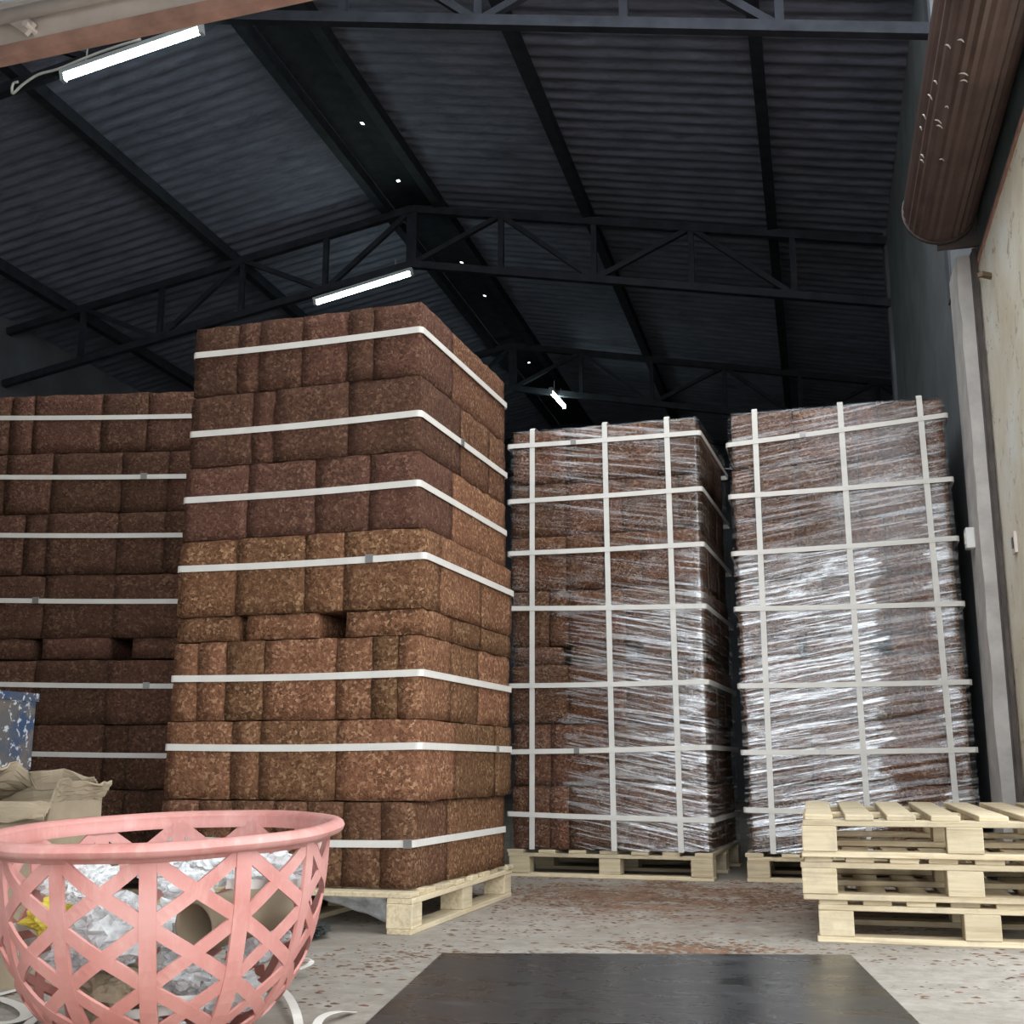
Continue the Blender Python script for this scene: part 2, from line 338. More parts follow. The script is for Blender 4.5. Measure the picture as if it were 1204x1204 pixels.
# ------------------------------------------------------------------ the setting
XR = 0.94            # cream side wall
XI = 0.86            # inner face of the right wall
FY = 3.45            # front wall plane
RX, RZ, RM = -3.87, 6.50, 0.19     # ridge and roof pitch
YB = 22.0
XB = -2.6           # roof opening added out of view right of this line, to let daylight in
def roof_z(x): return RZ - RM * abs(x - RX)
MB().add([(-16, -18, 0), (14, -18, 0), (14, YB + 1, 0), (-16, YB + 1, 0), (-16, -18, -.2), (14, -18, -.2), (14, YB + 1, -.2), (-16, YB + 1, -.2)],
         [(0, 1, 2, 3), (7, 6, 5, 4), (0, 4, 5, 1), (1, 5, 6, 2), (2, 6, 7, 3), (3, 7, 4, 0)]).build('floor', 'concrete')['kind'] = 'structure'
def gable(name, x0, x1, y0, y1, zlo, m):
    xs = [x0] + ([RX] if x0 < RX < x1 else []) + [x1]; b = MB()
    for a, c in zip(xs[:-1], xs[1:]):
        za, zc = roof_z(a) - 0.03, roof_z(c) - 0.03
        b.add([(a, y0, zlo), (c, y0, zlo), (c, y1, zlo), (a, y1, zlo), (a, y0, za), (c, y0, zc), (c, y1, zc), (a, y1, za)],
              [(0, 3, 2, 1), (4, 5, 6, 7), (0, 1, 5, 4), (1, 2, 6, 5), (2, 3, 7, 6), (3, 0, 4, 7)])
    o = b.build(name, m); o['kind'] = 'structure'; return o
gable('wall_back', -8.75, 2.25, YB - 0.15, YB, 0, 'dark_wall')
b = MB().box(-8.9, -8.7, FY, YB, 0, roof_z(-8.7) - 0.02); b.build('wall_left', 'dark_wall')['kind'] = 'structure'
# right wall: cream near stretch, concrete pier, inner stretch, then the hall widens
b = MB().box(XR, XR + 0.2, 4.70, 6.36, 0, 3.19); b.build('wall_right', 'plaster')['kind'] = 'structure'
b = MB().box(XI, XR + 0.2, 6.72, 11.2, 0, roof_z(XI) - 0.04); b.build('wall_right_inner', 'inner_wall')['kind'] = 'structure'
b = MB().box(2.0, 2.2, 11.2, YB, 0, roof_z(2.2) - 0.02).box(XR + 0.2, 2.2, 11.0, 11.2, 0, roof_z(2.2) - 0.02); b.build('wall_right_rear', 'dark_wall')['kind'] = 'structure'
b = MB().box(XR + 0.13, XR + 0.2, FY, 6.72, 3.19, 3.72); b.build('wall_right_upper', 'dark_wall')['kind'] = 'structure'
# front wall: solid left of the opening, cladding over the header
b = MB().box(-8.75, -3.28, FY, FY + 0.15, 0, 3.42); b.build('wall_front_left', 'plaster')['kind'] = 'structure'
b = MB().box(XR + 0.02, XR + 0.14, FY, FY + 0.12, 0, 3.19); b.build('trim_3', 'guide_steel')['kind'] = 'structure'
gable('wall_front_upper', -8.75, XB, FY + 0.06, FY + 0.12, 3.42, 'cladding')
CXR, CY0, CZ0 = 0.1, 0.5, 2.80  # canopy added out of view to shade the upper stacks and film
b = MB().add([(-9, CY0, CZ0), (CXR, CY0, CZ0), (CXR, 3.42, 3.62), (-9, 3.42, 3.62), (-9, CY0, CZ0 + .04), (CXR, CY0, CZ0 + .04), (CXR, 3.42, 3.66), (-9, 3.42, 3.66)], [(0, 3, 2, 1), (4, 5, 6, 7), (0, 1, 5, 4), (1, 2, 6, 5), (2, 3, 7, 6), (3, 0, 4, 7)])
b.build('ceiling_light_blocker', 'cladding')['kind'] = 'structure'
MB().box(-3.75, -3.55, -6.0, FY, 0, 3.6).build('wall_light_blocker', 'dark_wall')['kind'] = 'structure'  # wall added out of view to cut light from the front left
# pier with chipped edges
b = MB()
zs = [i * 3.27 / 26 for i in range(27)]; rr = random.Random(4)
prof = []
for z in zs:
    e = rr.uniform(-0.006, 0.006); prof.append([(XI - 0.015 + e, 6.36 + rr.uniform(0, .012), z), (XR + 0.2, 6.36, z), (XR + 0.2, 6.74, z), (XI - 0.015, 6.74, z)])
vs = [p for q in prof for p in q]; fs = [(0, 1, 2, 3)[::-1], tuple(len(vs) - 4 + k for k in range(4))]
for i in range(26):
    for k in range(4): fs.append((i * 4 + k, i * 4 + (k + 1) % 4, (i + 1) * 4 + (k + 1) % 4, (i + 1) * 4 + k))
o = MB().add(vs, fs).build('trim_1', 'pier_concrete'); o['kind'] = 'structure'
b = MB().box(XI - 0.01, XR + 0.15, 6.74, 6.9, 3.2, roof_z(XI) - 0.03).box(XI - .03, XI + .05, 11.0, 11.2, 0, roof_z(XI) - .04); b.build('trim_2', 'dark_wall')['kind'] = 'structure'  # dark colour puts the shadow above the pier into the wall

# corrugated roof slopes
def slope(name, x_near, x_far, sgn, ys=3.2):
    b = MB(); pitch = 0.16; n = int((YB + 0.4 - ys) / pitch * 6); cols = 5; xs = [x_near + (x_far - x_near) * i / (cols - 1) for i in range(cols)]
    vs = []; fs = []
    for j in range(n + 1):
        y = ys + j * pitch / 6; dz = 0.011 * math.sin(2 * math.pi * j / 6)
        for x in xs: vs.append((x, y, roof_z(x) + dz))
    for j in range(n):
        for i in range(cols - 1):
            a = j * cols + i; fs.append((a, a + 1, a + cols + 1, a + cols))
    o = link(name, MB().add(vs, fs).mesh(name, True), 'roof'); o['kind'] = 'structure'
    return o
slope('ceiling_right', RX + 0.09, XB, 1); slope('ceiling_right_outer', XB, 2.3, 1, 3.2 + 16 * 0.16); slope('ceiling_left', RX - 0.09, -9.0, -1)
# ridge flashing with small rust holes that let the sky through
def ridge():
    holes = [(9.46, 0.03), (10.6, -0.02), (12.7, 0.03), (13.76, 0.02), (16.4, -.03)]
    ys = sorted(set([3.3, YB] + [y + s for y, _ in holes for s in (-0.022, 0.022)])); xs = [-0.24, -0.12, 0.0, 0.12, 0.24]
    xs = sorted(set(xs + [h + s for _, h in holes for s in (-0.016, 0.016)])); vs = []; fs = []
    for y in ys:
        for x in xs: vs.append((RX + x, y, RZ - 0.035 - RM * abs(x)))
    for j in range(len(ys) - 1):
        for i in range(len(xs) - 1):
            cx, cy = (xs[i] + xs[i + 1]) / 2, (ys[j] + ys[j + 1]) / 2
            if any(abs(cx - h) < 0.016 and abs(cy - y) < 0.022 for y, h in holes): continue
            a = j * len(xs) + i; fs.append((a, a + 1, a + len(xs) + 1, a + len(xs)))
    o = MB().add(vs, fs).build('ridge_flashing', 'black_steel'); tag(o, 'black ridge flashing with pinholes of daylight along the roof peak', 'flashing')
ridge()
GP = 'dark steel purlins under the roof'
for x, lab in ((RX + 0.29, 'dark ridge purlin beside the flashing on the right slope'), (RX - 0.29, 'dark ridge purlin beside the flashing on the left slope'),
               (-2.0, 'dark steel purlin on the right slope, first out from the ridge'), (-0.19, 'dark steel purlin on the right slope, second out from the ridge'),
               (-5.95, 'dark steel purlin on the left slope, first out from the ridge'), (-7.95, 'dark steel purlin on the left slope, second out from the ridge')):
    z = roof_z(x) - 0.02
    o = MB().box(x - 0.045, x + 0.045, 3.6 if x < XB else 6.6, YB - 0.15, z - 0.12, z).build('purlin', 'black_steel'); tag(o, lab, 'purlin', GP)
# lattice trusses
TR = [(6.75, 'dark lattice roof truss behind the opening, highest in view'), (11.0, 'dark lattice roof truss carrying the lit tube above the tall brown tower'),
      (15.3, 'dark lattice roof truss in the unlit depth of the hall'), (19.4, 'dark lattice roof truss in front of the back wall')]
for ty, lab in TR:
    t = empty('roof_truss', lab, 'truss', (RX, ty, 0.06 if ty < 7 else 0.0), group='roof trusses')
    top = lambda x: RZ - 0.17 - RM * abs(x); bot = lambda x: RZ - 0.79 - RM * abs(x)
    xl, xr_ = -4.82, (4.72 if ty < 11.2 else 5.86)
    for nm, fn, w in (('top_chord', top, .08), ('bottom_chord', bot, .075)):
        MB().bar((0, 0, fn(0)), (xr_, 0, fn(xr_)), 0.07, w).build(nm, 'black_steel', t)
        MB().bar((xl, 0, fn(xl)), (0, 0, fn(0)), 0.07, w).build(nm, 'black_steel', t)
    k = -5
    for k in range(-5, 7):
        x = k * 0.965
        if not (xl <= x <= xr_): continue
        MB().bar((x, 0, bot(x)), (x, 0, top(x)), 0.11 if k == 0 else 0.055, 0.05).build('post', 'black_steel', t)
    for k in range(-5, 6):
        a, c = k * 0.965, (k + 1) * 0.965
        if a < xl or c > xr_: continue
        up = (k % 2 == 0) if k < 0 else (k % 2 == 1)
        if k >= 0: p, q = ((a, 0, top(a)), (c, 0, bot(c))) if k % 2 else ((a, 0, bot(a)), (c, 0, top(c)))
        else: p, q = ((a, 0, bot(a)), (c, 0, top(c))) if k % 2 else ((a, 0, top(a)), (c, 0, bot(c)))
        MB().bar(p, q, 0.05, 0.05).build('brace', 'black_steel', t)

# header over the opening
t = empty('header_beam', 'weathered steel header with rust brown lower flange over the opening', 'beam', (0, FY, 3.345), rot=(0, R(-2.9), 0))
MB().box(-3.28, XR, -0.02, 0.0, 0.05, 0.20).build('web_plate', 'galvanised', t)
MB().box(-3.28, XR, -0.035, 0.0, 0.0, 0.045).box(-3.28, XR, -0.035, 0.02, -0.006, 0.0).build('lower_flange', 'rust_primer', t)
MB().box(-3.28, XR, -0.03, 0.06, 0.20, 0.225).build('upper_flange', 'galvanised', t)
o = MB().tube([(-3.28, FY - 0.07, 3.315), (XR, FY - 0.07, 3.53)], 0.026, 10).build('track_pipe', 'galvanised', smooth=True); tag(o, 'grey pipe rail running along the front of the header', 'pipe')
t2 = empty('pipe_bracket', 'bent steel bracket holding the pipe rail to the header', 'bracket', (-2.80, FY - 0.03, 3.30))
MB().bar((-0.06, -0.015, 0.10), (0.09, -0.02, -0.02), 0.02, 0.055).build('arm', 'galvanised', t2)
MB().tube([(0.085, -0.05, -0.012), (0.085, 0.02, -0.012)], 0.012, 8).build('bolt', 'galvanised', t2)

# side lintel, shutter roll, guide
t = empty('side_lintel', 'dark steel lintel with rusty lower edge above the cream wall', 'lintel', (XR, 0, 3.19))
MB().box(0.0, 0.13, FY, 6.40, 0.0, 0.36).build('channel', 'teal_steel', t)
MB().box(-0.008, 0.05, FY, 6.40, -0.012, 0.016).build('rusty_edge', 'rust_primer', t)
t = empty('roller_shutter', 'rolled up brown steel shutter under the roof beside the cream wall', 'shutter', (0.755, 0, 3.46))
def drum():
    n = 30; b = MB(); vs = []; fs = []
    for i, y in enumerate((3.60, 6.16)):
        for k in range(n * 2):
            a = math.pi * k / n; r = 0.185 if k % 2 else 0.176
            vs.append((r * math.cos(a), y, r * math.sin(a)))
    N = n * 2
    for k in range(N): fs.append((k, (k + 1) % N, N + (k + 1) % N, N + k))
    fs += [tuple(range(N))[::-1], tuple(range(N, 2 * N))]
    return MB().add(vs, fs)
drum().build('curtain_roll', 'brown_shutter', t)
rd = random.Random(3); b = MB()
for k in range(16):
    a = R(rd.uniform(200, 262)); y = rd.uniform(3.9, 5.4); L = rd.uniform(.012, .035); pts = []
    for j in range(5):
        aa = a + (j - 2) * L / 0.7; yy = y + 0.012 * ((j - 2) / 2) ** 2; pts.append((0.186 * math.cos(aa), yy, 0.186 * math.sin(aa)))
    b.tube(pts, [.0015, .003, .0035, .003, .0015], 5)
tag(b.build('bird_droppings', 'strap', t), kind='stuff')
for y in (3.58, 6.18): MB().tube([(0, y - 0.012, 0), (0, y + 0.012, 0)], 0.19, 28).build('end_plate', 'guide_steel', t)
MB().box(-0.02, 0.20, 6.21, 6.235, -0.205, 0.22).build('bracket', 'guide_steel', t)  # dark plate added to cover a light patch where shadow belongs
MB().box(0.155, 0.175, 6.30, 6.36, -3.46, -0.2).box(0.175, 0.192, 6.33, 6.36, -3.46, -0.2).box(0.155, 0.175, 6.255, 6.27, -3.46, -.2).build('guide_rail', 'guide_steel', t)

# ------------------------------------------------------------------ tube lights
def tube_light(p, q, label, cord=False):
    p, q = Vector(p), Vector(q); t = empty('tube_light', label, 'light', tuple((p + q) / 2), group='fluorescent tube lights')
    c = (p + q) / 2; a, d = p - c, q - c; u = (d - a).normalized()
    up = Vector((0, 0, 1)); up = (up - u * up.dot(u)).normalized()
    MB().tube([a + u * .02, d - u * .02], 0.021, 12).build('tube', 'tube_glow', t, True)
    MB().bar(a + up * 0.045, d + up * 0.045, 0.05, 0.035).build('batten', 'lamp_batten', t)
    for e, s in ((a, 1), (d, -1)): MB().bar(e + up * 0.01, e + u * s * 0.03 + up * 0.01, 0.045, 0.075).build('end_cap', 'lamp_batten', t)
    for e in (a + u * .2, d - u * .2): MB().bar(e + up * 0.05, e + Vector((0, 0, 0.22)), 0.008, 0.008).build('hanger', 'lamp_batten', t)
    if cord:
        pts = []
        ctl = [d * 0.15 + up * .10, a * 0.3 + up * .11, a * 0.75 + up * .10, a + Vector((-.03, 0, .08)), a + Vector((-.20, 0, .07)), a + Vector((-.33, 0, .0)), a + Vector((-.40, 0, -.07)), a + Vector((-.41, 0, -.01)), a + Vector((-.40, 0, .03)), a + Vector((-.36, 0, .03))]
        for i in range(len(ctl) - 1):
            for s in range(4): pts.append(ctl[i].lerp(ctl[i + 1], s / 4))
        pts.append(ctl[-1])
        for _ in range(2): pts = [pts[0]] + [(pts[i - 1] + pts[i] * 2 + pts[i + 1]) / 4 for i in range(1, len(pts) - 1)] + [pts[-1]]
        MB().tube(pts, 0.011, 6).build('cord', 'cord', t, True)
tube_light((-5.03, 6.68, 5.42), (-3.92, 6.68, 5.625), 'glowing fluorescent tube with a loose white cord just behind the header', True)
tube_light((-4.95, 11.0, 5.385), (-3.85, 11.0, 5.615), 'glowing fluorescent tube over the top of the tall brown tower')
tube_light((-3.27, 15.0, 5.52), (-3.23, 15.75, 5.52), 'small distant lamp shining just above the wrapped stack')

# ------------------------------------------------------------------ pallets
WB = {}
FOOT = []      # footprints on the floor: x, y, turn, local centre x, y, half sizes
def plank(name, parent, sx, sy, sz, loc, rot=(0, 0, 0)):
    key = (round(sx, 3), round(sy, 3), round(sz, 3))
    if key not in WB: WB[key] = bevel_box_mesh('plank', sx, sy, sz, 0.0025); WB[key].materials.append(M['wood'])
    o = bpy.data.objects.new(name, WB[key]); COL.objects.link(o); o.parent = parent; o.location = loc; o.rotation_euler = rot; return o
def pallet(label, loc, rot, Wd, Dp, ndeck, seed, group=None, mid=None, hgt=0.145):
    """front along x: bottom boards and stringers run along x, deck boards along y"""
    r = random.Random(seed); t = empty('pallet', label, 'pallet', loc, group=group, rot=rot)
    if loc[2] < 0.01: FOOT.extend((loc[0], loc[1], rot[2], 0.0, yy, Wd / 2 + .01, 0.058) for yy in (-Dp / 2 + 0.05, 0, Dp / 2 - 0.05))
    bt, st, dt = 0.020, 0.020, 0.019; bh = hgt - bt - st - dt; bw = 0.118
    for j, y in enumerate((-Dp / 2 + 0.05, 0, Dp / 2 - 0.05)):
        plank('bottom_board', t, Wd, 0.095, bt, (r.uniform(-.006, .006), y, bt / 2))
        for x in (-Wd / 2 + bw / 2, 0 if mid is None else -Wd / 2 + mid, Wd / 2 - bw / 2):
            plank('block', t, bw, 0.1, bh, (x + r.uniform(-.006, .006), y + r.uniform(-.004, .004), bt + bh / 2), (0, 0, R(r.uniform(-2, 2))))
        plank('stringer', t, Wd, 0.1, st, (r.uniform(-.005, .005), y, bt + bh + st / 2))
    for k in range(ndeck):
        x = -Wd / 2 + 0.05 + (Wd - 0.1) * k / (ndeck - 1)
        o = plank('deck_board', t, 0.096, Dp - 0.01, dt, (x + r.uniform(-.006, .006), r.uniform(-.012, .012), bt + bh + st + dt / 2 - 0.0005), (0, R(r.uniform(-.6, .6)), R(r.uniform(-.9, .9))))
    return t
GPAL = 'wooden pallets'
GSTK = 'empty pallets stacked by the cream wall'
PX = 0.448; PW = 0.965
pallet('pale wooden pallet on the floor, bottom of the empty stack', (PX, 5.03, 0), (0, 0, R(-0.3)), PW, 1.10, 7, 1, GSTK, 0.54)
pallet('pale wooden pallet in the middle of the empty stack', (PX - 0.055, 5.02, 0.1455), (R(0.25), 0, R(0.2)), PW, 1.12, 7, 2, GSTK, 0.54)
pallet('pale wooden pallet on top of the empty stack, deck boards showing', (PX - 0.040, 5.02, 0.2935), (R(0.7), 0, R(-0.3)), PW, 1.16, 7, 3, GSTK, 0.54)

# ------------------------------------------------------------------ strapped and wrapped coir stacks
def rrect(x0, x1, y0, y1, r=0.012, n=3, fine=None):
    """closed path, counter-clockwise from the front left corner: list of (point2d, normal2d)"""
    out = []
    for cx, cy, a0 in ((x0 + r, y0 + r, 180), (x1 - r, y0 + r, 270), (x1 - r, y1 - r, 0), (x0 + r, y1 - r, 90)):
        for k in range(n + 1):
            a = R(a0 + 90 * k / n); out.append(((cx + r * math.cos(a), cy + r * math.sin(a)), (math.cos(a), math.sin(a))))
    return out
def strap_loop(parent, x0, x1, y0, y1, z, tilt=0.0, sag=0.0, w=0.027, seals=(), off=0.003):
    path = rrect(x0 - off, x1 + off, y0 - off, y1 + off, 0.02, 4); P = []; N = []; Wd = []
    dense = []
    for i in range(len(path)):
        (p, n), (q, n2) = path[i], path[(i + 1) % len(path)]; L = math.dist(p, q); k = max(1, int(L / 0.12))
        for s in range(k):
            f = s / k; dense.append(((p[0] + (q[0] - p[0]) * f, p[1] + (q[1] - p[1]) * f), (n[0] + (n2[0] - n[0]) * f, n[1] + (n2[1] - n[1]) * f)))
    for p, n in dense:
        fx = (p[0] - x0) / (x1 - x0); zz = z + tilt * (fx - 0.5) - sag * math.sin(math.pi * max(0, min(1, fx))) * (1 if p[1] < (y0 + y1) / 2 else 0)
        P.append((p[0], p[1], zz)); N.append((n[0], n[1], 0)); Wd.append((0, 0, 1))
    o = MB().ribbon(P, N, Wd, w, 0.0022, True).build('strap', 'strap', parent)
    for side, f in seals:
        if side == 'f': x = x0 + (x1 - x0) * f; b = MB().box(x - .016, x + .016, y0 - off - .007, y0 - off + .001, z + tilt * (f - .5) - .016, z + tilt * (f - .5) + .016)
        else: y = y0 + (y1 - y0) * f; b = MB().box(x1 + off - .001, x1 + off + .007, y - .016, y + .016, z + tilt * .5 - .016, z + tilt * .5 + .016)
        b.build('seal', 'seal', o)
    return o
def coir_rows(parent, Wd, Dp, rows, seed, lots=('coir_brown',) * 8, side=None):
    """rows: (z0, z1, front joints or list of (a,b) spans, right joints, dx_left, dx_right); builds each block as its own part; returns row boxes"""
    r = random.Random(seed); boxes = []
    def put(x0, x1, y0, y1, z0, z1, m=None):
        o = bpy.data.objects.new('coir_block', rough_box(x1 - x0, y1 - y0, z1 - z0, r.randrange(3), m or lots[ri])); COL.objects.link(o); o.parent = parent
        o.location = ((x0 + x1) / 2, (y0 + y1) / 2, z0)
    for ri, (z0, z1, fj, rj, dl, dr) in enumerate(rows):
        x0, x1 = -Wd / 2 + dl, Wd / 2 + dr; yo = r.uniform(-0.008, 0.006); y0, y1 = -Dp / 2 + yo, Dp / 2 + r.uniform(-.008, .006); w = x1 - x0; d = y1 - y0
        boxes.append((x0, x1, y0, y1)); deep = 0.33
        spans = fj if isinstance(fj[0], tuple) else list(zip([0] + list(fj), list(fj) + [1]))
        rs = [0] + list(rj) + [1]
        for i, (a, b2) in enumerate(spans):
            j = r.uniform(-0.006, 0.004)
            dd = rs[1] * d if i == len(spans) - 1 else deep
            put(x0 + a * w, x0 + b2 * w, y0 + (0 if i == len(spans) - 1 else j), y0 + dd, z0, z1)
        for a, b2 in zip(rs[1:-1], rs[2:]):
            put(x1 - 0.32, x1 + r.uniform(-0.006, 0.003), y0 + a * d, y0 + b2 * d, z0, z1, side[ri] if side else None)
        for a, b2 in ((0.33, 0.66), (0.66, 1.0)):
            ya = y0 + max(a * d, deep + .002); put(x0, x0 + 0.32, ya, y0 + b2 * d, z0, z1)
        put(x0 + 0.322, x1 - 0.322, y1 - 0.33, y1, z0, z1)
        if ri == 0: put(x0 + .322, x1 - .322, y0 + deep + .002, y1 - .332, z0, z1)
    return boxes
def im(k, *ss): return [s / (k - (k - 1) * s) for s in ss]

# -- the tall brown tower
ZR = [2.479, 2.162, 1.843, 1.525, 1.203, 1.099, 0.776, 0.465, 0.146]
FJ = [[.20, .30, .49, .69, .80], [.28, .38, .70], [.285, .575, .80], [.25, .53, .685], [(0, .265), (.30, .59), (.70, 1)], [.105, .225, .38, .67, .81, .91], [.27, .385, .685], [.16, .30, .47, .60, .74, .885]]
RJ = [im(1.25, .39), im(1.25, .49, .82), im(1.25, .40), im(1.25, .20, .66), im(1.25, .35, .68), im(1.25, .35, .66), im(1.25, .41, .85), im(1.25, .40)]
DX = [(0, 0), (0, 0), (-.012, .0), (-.018, .032), (-.022, .026), (-.024, .022), (-.028, .022), (-.035, -.004)]
MW, MD = 1.067, 1.13; MROT = R(-3.54)
def place(corner_fr, w, d, rot):   # base centre from the front right corner
    c = Vector((-w / 2, d / 2, 0)); c.rotate(Euler((0, 0, rot))); return (corner_fr[0] + c.x, corner_fr[1] + c.y, 0)
rows = [(ZR[i + 1], ZR[i], FJ[i], RJ[i], *DX[i]) for i in range(8)]
t = empty('coir_stack', 'tall unwrapped stack of brown coir blocks bound with seven white straps', 'block stack', place((-1.50, 4.40), MW, MD, MROT), MROT, 'strapped coir stacks')
G_, B_, D_ = 'coir_golden', 'coir_brown', 'coir_dark'
bx = coir_rows(t, MW, MD, rows, 7, (D_, D_, D_, G_, G_, G_, G_, B_), (B_, B_, G_, G_, G_, G_, G_, G_))
ST = [2.352, 1.995, 1.705, 1.408, 0.951, 0.673, 0.312]; SR = [0, 1, 2, 3, 5, 6, 7]
SEAL = {3: [('f', .79)], 5: [('r', .80)], 1: [('r', .42)], 6: [('f', .99)]}
for i, z in enumerate(ST):
    x0, x1, y0, y1 = bx[SR[i]]; strap_loop(t, x0, x1, y0, y1, z, 0.0, 0.006, 0.027, SEAL.get(i, ()), 0.006)
pc = place((-1.47, 4.285), 1.10, 1.36, R(-1.2))
pallet('wooden pallet under the tall unwrapped tower', (pc[0], pc[1], 0), (0, 0, R(90 - 1.2)), 1.36, 1.12, 8, 5, 'pallets under the coir stacks', hgt=0.1455)

# -- the dark strapped tower behind, on the left
rr = random.Random(21)
def rand_rows(seed, zs, w):
    r = random.Random(seed); out = []
    for i in range(len(zs) - 1):
        if i == 4: fj = [(0, .27), (.31, .60), (.69, 1)]
        else:
            seq = []; x = 0.0
            while x < 0.98:
                s = r.choice((.30, .30, .10, .20)); 
                if x + s > 0.92: break
                x += s; seq.append(x)
            fj = seq or [.33, .66]
        out.append((zs[i + 1], zs[i], fj, r.choice(([.1, .4, .7], [.3, .6, .9], [.3, .4, .7])), r.uniform(-.012, .004), r.uniform(-.004, .012)))
    return out
LROT = R(9)
lp = place((-2.92, 5.34), 1.22, 1.1, LROT)
t = empty('coir_stack', 'shaded unwrapped stack of coir blocks behind the torn carton', 'block stack', lp, LROT, 'strapped coir stacks')
zl = [z + 0.02 for z in ZR[:-1]] + [0.1465]
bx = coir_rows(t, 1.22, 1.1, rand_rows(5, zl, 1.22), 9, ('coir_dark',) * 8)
for i, z in enumerate((2.37, 2.05, 1.745, 1.41, 0.99, 0.655, 0.33)):
    x0, x1, y0, y1 = bx[SR[i]]; strap_loop(t, x0, x1, y0, y1, z, -0.02, 0.004, 0.024, {1: [('f', .70)], 3: [('f', .27)], 4: [('f', .77)]}.get(i, ()), 0.006)
pallet('wooden pallet under the shaded stack, hidden behind the basket', lp, (0, 0, LROT), 1.24, 1.12, 7, 6, 'pallets under the coir stacks')

# -- wrapped stacks
def film(parent, x0, x1, y0, y1, z0, z1, m, seed, slant, off=0.013, creases=1.0):
    path = rrect(x0 - off, x1 + off, y0 - off, y1 + off, 0.035, 5); dense = []
    for i in range(len(path)):
        (p, n), (q, n2) = path[i], path[(i + 1) % len(path)]; L = math.dist(p, q); step = 0.016 if (p[1] < y0 + 0.05 and q[1] < y0 + 0.05) else 0.05; k = max(1, int(L / step))
        for s in range(k):
            f = s / k; dense.append(((p[0] + (q[0] - p[0]) * f, p[1] + (q[1] - p[1]) * f), (n[0] + (n2[0] - n[0]) * f, n[1] + (n2[1] - n[1]) * f)))
    nz = int((z1 - z0) / 0.011); vs = []; fs = []; n = len(dense); sd = Vector((seed * 3.1, seed * 7.7, seed))
    prof = [(z0 + (z1 - z0) * k / nz, 0.0) for k in range(nz + 1)] + [(z1 + 0.012, 0.02), (z1 + 0.014, 0.06), (z1 + 0.014, 0.16)]
    for z, ins in prof:
        for (p, nn) in dense:
            s = p[0] + p[1]; q = Vector((s * 1.6, (z + slant * p[0]) * 34, 0)) + sd
            d = (noise.noise(q) * 0.0035 + noise.noise(Vector((s * 5, z * 5, 3)) + sd) * 0.003 + noise.noise(Vector((s * 2.5, (z + slant * p[0]) * 80, 9)) + sd) * 0.0015) * creases
            wob = 0.0
            if ins: d = 0
            if z < z0 + 0.03: wob = abs(noise.noise(Vector((s * 9, 0, seed)))) * 0.014
            vs.append((p[0] + nn[0] * d - nn[0] * ins, p[1] + nn[1] * d - nn[1] * ins, z + wob))
    for j in range(len(prof) - 1):
        for i in range(n): a = j * n + i; c = j * n + (i + 1) % n; fs.append((a, c, c + n, a + n))
    me = bpy.data.meshes.new('stretch_wrap'); me.from_pydata(vs, [], fs); me.update(); me.shade_smooth()
    o = link('stretch_wrap', me, m, parent); o['label'] = 'clear stretch film with glossy creases'; return o
def vstrap(parent, xb, xt, y0, y1, z0, z1, off=0.019):
    pts = [(xb, y0 - off, z0)] + [(xb + (xt - xb) * k / 12, y0 - off, z0 + (z1 - z0) * k / 12) for k in range(1, 12)] + [(xt, y0 - off, z1 + .005), (xt, y0 - off + .015, z1 + .019), (xt, y1 + off - .015, z1 + .019), (xt, y1 + off, z1 + .005), (xb, y1 + off, z0)]
    nr = [(0, -1, 0)] * 12 + [(0, -1, 0), (0, -.5, .8), (0, .5, .8), (0, 1, 0), (0, 1, 0)]
    MB().ribbon(pts, nr, [(1, 0, 0)] * len(pts), 0.030, 0.0022).build('strap', 'strap', parent)
def wrapped(label, corner_fr, w, d, rot, lean, zs, seed, m, slant, hz, vx, pal_label):
    c = place(corner_fr, w, d, rot)
    t = empty('wrapped_coir_stack', label, 'block stack', (c[0], c[1], 0.1455 + abs(lean) * 0.4), group='film wrapped coir stacks', rot=(0, lean, rot))
    z = [a - 0.1455 for a in zs]
    bx = coir_rows(t, w - 0.03, d - 0.03, rand_rows(seed, z, w), seed)
    X0, X1 = min(b[0] for b in bx), max(b[1] for b in bx); Y0, Y1 = min(b[2] for b in bx), max(b[3] for b in bx)
    film(t, X0, X1, Y0, Y1, 0.002, z[0], m, seed, slant)
    for zz, tilt in hz: strap_loop(t, X0, X1, Y0, Y1, zz - .1455, tilt, 0.003, 0.027, {3: [('f', .35)]}.get(len(t.children) % 5, ()), 0.0215)
    for xb, xt in vx: vstrap(t, xb, xt, Y0, Y1, 0.0, z[0])
    pallet(pal_label, (c[0], c[1], 0), (0, 0, rot), w + 0.02, d, 7, seed + 40, 'pallets under the coir stacks')
    return t
make_film('film_a', 0.16, [(-0.22, 0.62, -0.1, 1.45, 0.9), (-0.30, 0.62, 1.3, 2.6, 0.30), (-0.65, -0.4, 0.9, 2.6, 0.22)])
make_film('film_b', -0.13, [(-0.62, 0.16, -0.1, 1.65, 0.75), (-0.62, 0.45, 1.6, 2.6, 0.22), (0.46, 0.75, -.1, 2.6, 0.5)])
zA = [2.545, 2.225, 1.905, 1.585, 1.265, 1.16, 0.83, 0.49, 0.1475]
wrapped('film wrapped coir stack with its left edge behind the tall brown tower', (-0.583, 6.60), 1.12, 1.12, R(-3.6), R(0.0), zA, 31, 'film_a', 0.16,
        [(2.456, -0.01), (2.124, -0.0), (1.81, -.006), (1.475, -.03), (1.045, 0.0), (0.685, .02), (0.325, -.02)],
        [(-0.43, -0.42), (0.035, 0.02), (0.40, 0.385)], 'wooden pallet under the film wrapped stack next to the tall brown tower')
zB = [2.565, 2.24, 1.92, 1.60, 1.275, 1.17, 0.835, 0.49, 0.1475]
